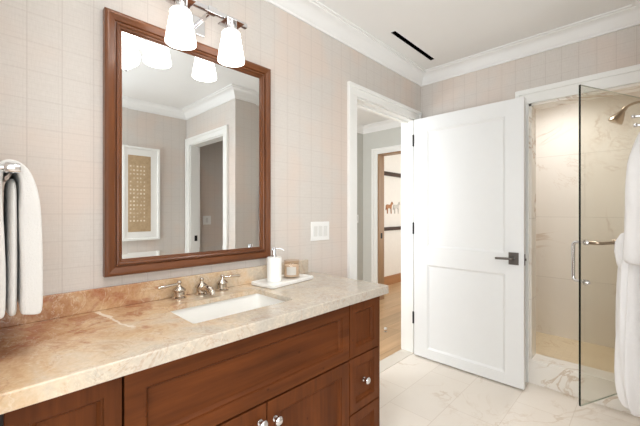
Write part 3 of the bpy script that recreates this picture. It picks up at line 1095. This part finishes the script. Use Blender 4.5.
# ================================================================== SWITCHES
def switch(label, cx, cy, cz, nrm, gangs, wid, hei=0.118):
    o = thing('light_switch', label, 'light switch', (cx, cy, cz), {'+x': 0, '-x': PI, '-y': -PI / 2}[nrm])
    obj('switch_plate', box(0, 0.006, -wid / 2, wid / 2, -hei / 2, hei / 2, 0.002), M['plate'], o)
    for i in range(gangs):
        y = (i - (gangs - 1) / 2) * 0.046
        obj('rocker', box(0.005, 0.0085, y - 0.016, y + 0.016, -0.033, 0.033, 0.001), M['rocker'], o)
    return o


switch('white three gang light switch on the papered wall above the tray', 0, 1.556, 1.166, '+x', 3, 0.168, 0.122)
switch('small white light switch on the grey hall wall beyond the doorway', -1.565, 3.93, 1.19, '+x', 1, 0.075)
switch('white light switch inside the water closet, seen in the mirror', XA, 2.14, 1.18, '-x', 1, 0.115)

# ================================================================== ARTWORKS (seen in the mirror)
def artwork(label, cz, hgt, inner_mat, mar=0.10):
    o = thing('framed_artwork', label, 'picture', (XA, 1.28, cz), PI)
    wdt = 0.245
    loop_ = [(-wdt, -hgt / 2), (wdt, -hgt / 2), (wdt, hgt / 2), (-wdt, hgt / 2)]
    bm = BM()
    pr = [(0, 0), (0, 0.032), (0.022, 0.032), (0.026, 0.024), (0.026, 0)]
    rows = []
    for sx, sz in ((-1, -1), (1, -1), (1, 1), (-1, 1)):
        rows.append([bm.verts.new((x, sx * (wdt - w_), sz * (hgt / 2 - w_))) for w_, x in pr])
    for i in range(4):
        A, B = rows[i], rows[(i + 1) % 4]
        for j in range(5):
            bm.faces.new((A[j], A[(j + 1) % 5], B[(j + 1) % 5], B[j]))
    obj('picture_frame', bm, M['white'], o)
    obj('mat_board', box(0.0005, 0.012, -wdt + 0.022, wdt - 0.022, -hgt / 2 + 0.022, hgt / 2 - 0.022), M['mat_board'], o)
    obj('picture', box(0.0119, 0.0145, -0.145, 0.145, -hgt / 2 + mar, hgt / 2 - mar), inner_mat, o)
    return o


artwork('framed brown paper picture with rows of pale squares, upper one in the mirror', 1.503, 1.085, M['art'])
artwork('lower white framed picture, only its top edge showing in the mirror', 0.42, 0.78, M['art'], 0.20)

# ================================================================== TOWEL BAR AND TOWEL
tb = thing('towel_bar', 'chrome towel bar on the return wall left of the vanity', 'towel bar', (0.23, -0.03, 1.398))
obj('bar', tube([(-0.17, 0.088, 0), (0.19, 0.088, 0)], 0.0095, 16), M['chrome'], tb, True)
for x in (-0.16, 0.185):
    bm = lathe([(0, 0), (0.024, 0), (0.024, 0.006), (0.0065, 0.012), (0.0058, 0.07), (0.0115, 0.072), (0.0128, 0.075), (0.0128, 0.097), (0.0115, 0.100), (0, 0.1005)], 24, (0, 1, 0), (x, 0, 0))
    obj('post', bm, M['chrome'], tb, True)


def towel():
    bm = BM()
    random.seed(3)
    # centre line of the hung cloth seen from its end (y, z, half thickness)
    path = [(0.0935, 1.030, .019), (0.0945, 1.034, .0225), (0.094, 1.10, .0225), (0.0935, 1.18, .0225), (0.092, 1.26, .0215), (0.0905, 1.31, .020), (0.088, 1.345, .0175), (0.084, 1.375, .0145), (0.077, 1.397, .0125),
            (0.067, 1.409, .011), (0.055, 1.4135, .010), (0.043, 1.411, .0095), (0.033, 1.401, .009), (0.028, 1.38, .009), (0.028, 1.30, .010), (0.031, 1.2, .012), (0.032, 1.1, .013), (0.032, 1.036, .012), (0.032, 1.032, .009)]
    P = [Vector((0, a, b)) for a, b, _ in path]
    n_ = len(P)
    left, right = [], []
    for i in range(n_):
        dd = (P[min(i + 1, n_ - 1)] - P[max(i - 1, 0)]).normalized()
        nn = Vector((0, -dd.z, dd.y))
        left.append(P[i] + nn * path[i][2])
        right.append(P[i] - nn * path[i][2])
    section = left + right[::-1]
    xs = [0.085, 0.09, 0.12, 0.18, 0.24, 0.30, 0.36, 0.392, 0.398]
    rows = []
    for x in xs:
        k_ = 0.86 if x in (0.085, 0.398) else 1.0
        row = []
        for i, p in enumerate(section):
            c_ = P[i] if i < n_ else P[2 * n_ - 1 - i]
            q = c_ + (p - c_) * k_
            wv = 0.0018 * math.sin(9 * q.z + 37 * x + i)
            row.append((x, q.y + wv, q.z + (0.006 * math.sin(40 * x + 2) if q.z < 1.04 else 0)))
        rows.append(row)
    loft(rows, bm, False, False)
    bm.verts.ensure_lookup_table()
    nn_ = 2 * n_
    for r0, fl in ((0, 1), ((len(xs) - 1) * nn_, -1)):
        for i in range(n_ - 1):
            q = [bm.verts[r0 + i], bm.verts[r0 + i + 1], bm.verts[r0 + nn_ - 2 - i], bm.verts[r0 + nn_ - 1 - i]]
            bm.faces.new(q[::fl])
    # inner fold hanging between the two sides
    rows = []
    for z, hy in ((1.024, 0.0105), (1.028, 0.0125), (1.15, 0.0122), (1.25, 0.012), (1.34, 0.011), (1.384, 0.0095)):
        yc = 0.0578 - 0.0015 * math.sin(9 * z)
        rows.append([(0.10, yc - hy, z), (0.39, yc - hy, z), (0.394, yc, z), (0.39, yc + hy, z), (0.10, yc + hy, z), (0.096, yc, z)])
    loft(rows, bm)
    return bm


tw = obj('bath_towel', towel(), M['towel'], None, True)
m_ = tw.modifiers.new('soft', 'SUBSURF')
m_.levels = m_.render_levels = 2
tag(tw, 'thick white towel folded over the chrome towel bar', 'towel')

# ================================================================== SHOWER GLASS DOOR
FH = Vector((1.513, 2.968, 0))
FF = Vector((1.253, 2.383, 0))
gd = (FF - FH).normalized()
L = (FF - FH).length
ang = math.atan2(gd.y, gd.x)
sdr = thing('shower_door', 'frameless clear glass shower door standing open beside the white robe', 'shower door', (FH.x, FH.y, 0), ang)
# local x runs from hinge to free edge; +y local = rotate(gd, 90)
nl = Vector((-gd.y, gd.x))
camside = 1 if nl.dot(Vector((CX, CY)) - Vector((FF.x, FF.y))) > 0 else -1
obj('glass_panel', box(0, L - 0.0015, -0.005, 0.005, 0.19, 2.010), M['glass'], sdr)
bm = box(L - 0.0015, L, -0.005, 0.005, 0.19, 2.0115)
obj('glass_edge', bm, M['glassedge'], sdr)
bm = box(0.0, L - 0.0015, -0.005, 0.005, 2.0101, 2.0110)
bx(bm, 0.0, L - 0.0015, -0.005, 0.005, 0.189, 0.1899)
obj('polished_edge', bm, M['glassedge2'], sdr)
for z in (0.50, 1.48):
    bm = box(-0.008, 0.055, -0.011, 0.011, z - 0.045, z + 0.045, 0.002)
    obj('hinge', bm, M['chrome'], sdr)
xh = L - 0.052
bm = tube(arc([(xh, -camside * 0.005, 1.115), (xh, -camside * 0.066, 1.115), (xh, -camside * 0.066, 0.887), (xh, -camside * 0.005, 0.887)], 7, 0.026), 0.0095, 16)
for z in (1.115, 0.887):
    lathe([(0, 0.004), (0.0155, 0.004), (0.0155, 0.009), (0.011, 0.012), (0, 0.012)], 20, (0, -camside, 0), (xh, 0, z), bm)
    lathe([(0, 0.004), (0.0155, 0.004), (0.0155, 0.009), (0.011, 0.014), (0.009, 0.020), (0, 0.022)], 20, (0, camside, 0), (xh, 0, z), bm)
obj('pull_handle', bm, M['chrome'], sdr, True)
bm = tube(arc([(xh, camside * 0.01, 1.115), (xh, camside * 0.07, 1.115), (0.345, camside * 0.07, 1.115), (0.345, camside * 0.005, 1.115)], 7, 0.022), 0.0095, 16)
obj('towel_rail', bm, M['satin'], sdr, True)

# shower head
shd = thing('showerhead', 'nickel shower head on a bent arm inside the marble shower', 'shower head', (1.62, 3.6, 2.12))
obj('wall_flange', lathe([(0, 0), (0.032, 0), (0.030, 0.008), (0.012, 0.012), (0, 0.012)], 24, (-1, 0, 0)), M['nickel'], shd, True)
obj('arm', tube(arc([(0, 0, 0), (-0.17, 0, 0.035), (-0.225, 0, -0.005)], 8, 0.05), 0.0095, 14), M['satin'], shd, True)
ax = Vector((-0.52, 0, -0.85)).normalized()
obj('spray_head', lathe([(0, -0.012), (0.015, -0.012), (0.018, 0.012), (0.014, 0.018), (0.020, 0.03), (0.032, 0.055), (0.044, 0.085), (0.051, 0.110), (0.050, 0.118), (0.044, 0.121), (0, 0.118)], 28, tuple(ax), (-0.222, 0, -0.004)), M['satin'], shd, True)

# ================================================================== ROBE AND HOOK
RY = 2.41
hk = thing('robe_hook', 'chrome double pronged robe hook on the side wall', 'hook', (XR, RY, 1.762))
obj('hook_plate', box(-0.006, 0, -0.022, 0.022, -0.05, 0.05, 0.002), M['chrome'], hk)
for z, ln in ((0.026, 0.090), (-0.021, 0.082)):
    bm = tube([(-0.005, 0, z), (-0.03, 0, z), (-ln + 0.012, 0, z + 0.004)], 0.006, 12)
    lathe([(0, -0.008), (0.007, -0.006), (0.011, 0.0), (0.011, 0.006), (0.008, 0.010), (0, 0.011)], 18, (-1, 0, 0), (-ln + 0.008, 0, z + 0.004), bm)
    obj('peg', bm, M['chrome'], hk, True)


def robe_body():
    # (z, silhouette x, half width along y, fold depth)
    prof = [(0.292, 1.460, .175, .010), (0.30, 1.438, .19, .012), (0.363, 1.411, .195, .014), (0.477, 1.402, .195, .014), (0.66, 1.404, .19, .013), (0.824, 1.411, .185, .012), (0.994, 1.419, .175, .010), (1.09, 1.432, .165, .008),
            (1.16, 1.446, .155, .006), (1.24, 1.445, .155, .006), (1.34, 1.452, .165, .007), (1.45, 1.459, .17, .007), (1.54, 1.459, .165, .006), (1.60, 1.462, .145, .005), (1.66, 1.482, .10, .004), (1.71, 1.499, .055, .002), (1.732, 1.512, .03, .001)]
    n_ = 110
    rows = []
    for z, sx, hy, f in prof:
        xb = XR - 0.006
        cx_, rx = (sx + xb) / 2, (xb - sx) / 2
        row = []
        for i in range(n_):
            t_ = 2 * PI * i / n_
            c_, s_ = math.cos(t_), math.sin(t_)
            x = cx_ - rx * math.copysign(abs(c_) ** 0.75, c_)
            y = RY + hy * math.copysign(abs(s_) ** 0.8, s_)
            if c_ > -0.3:
                fold = f * (math.sin(9 * t_ + 1.6 * z) * 1.1 + math.sin(17 * t_ - 4 * z) * 0.6)
                x -= fold * (0.3 + 0.7 * abs(c_)) - f * 0.7
                y += fold * s_ * 0.6
            row.append((x, y, z))
        rows.append(row)
    return loft(rows)


rb = thing('bathrobe', 'long white bathrobe hanging from the hook by the shower', 'bathrobe', (0, 0, 0))
o = obj('robe_body', robe_body(), M['robe'], rb, True)
o.modifiers.new('soft', 'SUBSURF').render_levels = 1
# sleeves
for s, xo in ((-1, 1.497), (1, 1.495)):
    pts = [(xo + 0.015, RY + s * 0.09, 1.63), (xo, RY + s * 0.145, 1.54), (xo - 0.002, RY + s * 0.165, 1.36), (xo - 0.004, RY + s * 0.17, 1.2), (xo - 0.008, RY + s * 0.175, 1.07), (xo - 0.008, RY + s * 0.175, 1.03)]
    b = obj('sleeve', tube(pts, [0.035, 0.048, 0.05, 0.048, 0.05, 0.046], 18), M['robe'], rb, True)
    b.modifiers.new('soft', 'SUBSURF').render_levels = 1
# belt: knotted band and two hanging ends
bm = BM()
rows = []
for z, e in ((1.175, -0.002), (1.18, 0.006), (1.20, 0.008), (1.22, 0.006), (1.225, -0.002)):
    row = []
    for i in range(48):
        t_ = 2 * PI * i / 48
        c_, s_ = math.cos(t_), math.sin(t_)
        sx = 1.447 - e
        xb = XR - 0.004
        row.append(((sx + xb) / 2 - (xb - sx) / 2 * math.copysign(abs(c_) ** 0.75, c_), RY + (0.157 + e) * math.copysign(abs(s_) ** 0.8, s_), z + 0.004 * math.sin(3 * t_)))
    rows.append(row)
loft(rows, bm)
obj('belt', bm, M['robe'], rb, True)
bm = tube([(1.462, 2.36, 1.185), (1.447, 2.365, 1.165), (1.434, 2.37, 1.125), (1.431, 2.375, 1.08), (1.436, 2.375, 1.02), (1.447, 2.375, 0.95)], [0.010, 0.024, 0.031, 0.031, 0.027, 0.012], 16)
b = obj('belt_end', bm, M['robe'], rb, True)

# ================================================================== BEDROOM WALL ORNAMENTS AND DOORSTOP
def horse(name, label, y, z, s, mat, mirror=1):
    out = [(-.50, .10), (-.47, .22), (-.30, .27), (-.05, .24), (.16, .27), (.28, .42), (.36, .50), (.40, .47), (.52, .33), (.50, .27), (.40, .30), (.33, .18), (.28, .02), (.27, -.12), (.28, -.48), (.22, -.48),
           (.19, -.10), (.02, -.02), (-.20, -.04), (-.27, -.12), (-.24, -.28), (-.28, -.48), (-.34, -.48), (-.33, -.26), (-.38, -.10), (-.44, .02), (-.50, -.18), (-.54, -.16)]
    bm = BM()
    vs = [bm.verts.new((0.0, mirror * a * s, b * s)) for a, b in out]
    f = bm.faces.new(vs)
    r_ = bmesh.ops.extrude_face_region(bm, geom=[f])
    bmesh.ops.translate(bm, vec=(0.012, 0, 0), verts=[e for e in r_['geom'] if isinstance(e, bmesh.types.BMVert)])
    o_ = obj(name, bm, mat, None, False, (-1.7499, y, z))
    tag(o_, label, 'wall ornament')


horse('horse_cutout', 'small brown horse cutout on the cream bedroom wall', 5.09, 1.365, 0.22, M['horse_brown'])
horse('horse_cutout', 'small pale grey horse cutout on the cream bedroom wall', 5.33, 1.365, 0.22, M['horse_grey'])
ds = thing('doorstop', 'small white tipped doorstop on the oak hall floor', 'doorstop', (-0.487, 3.06, 0))
obj('post', lathe([(0, 0), (0.018, 0), (0.018, 0.004), (0.010, 0.008), (0.009, 0.03), (0, 0.03)], 18), M['chrome'], ds, True)
obj('rubber_tip', lathe([(0, 0.028), (0.016, 0.028), (0.017, 0.034), (0.016, 0.044), (0.010, 0.047), (0, 0.047)], 18), M['rubber'], ds, True)
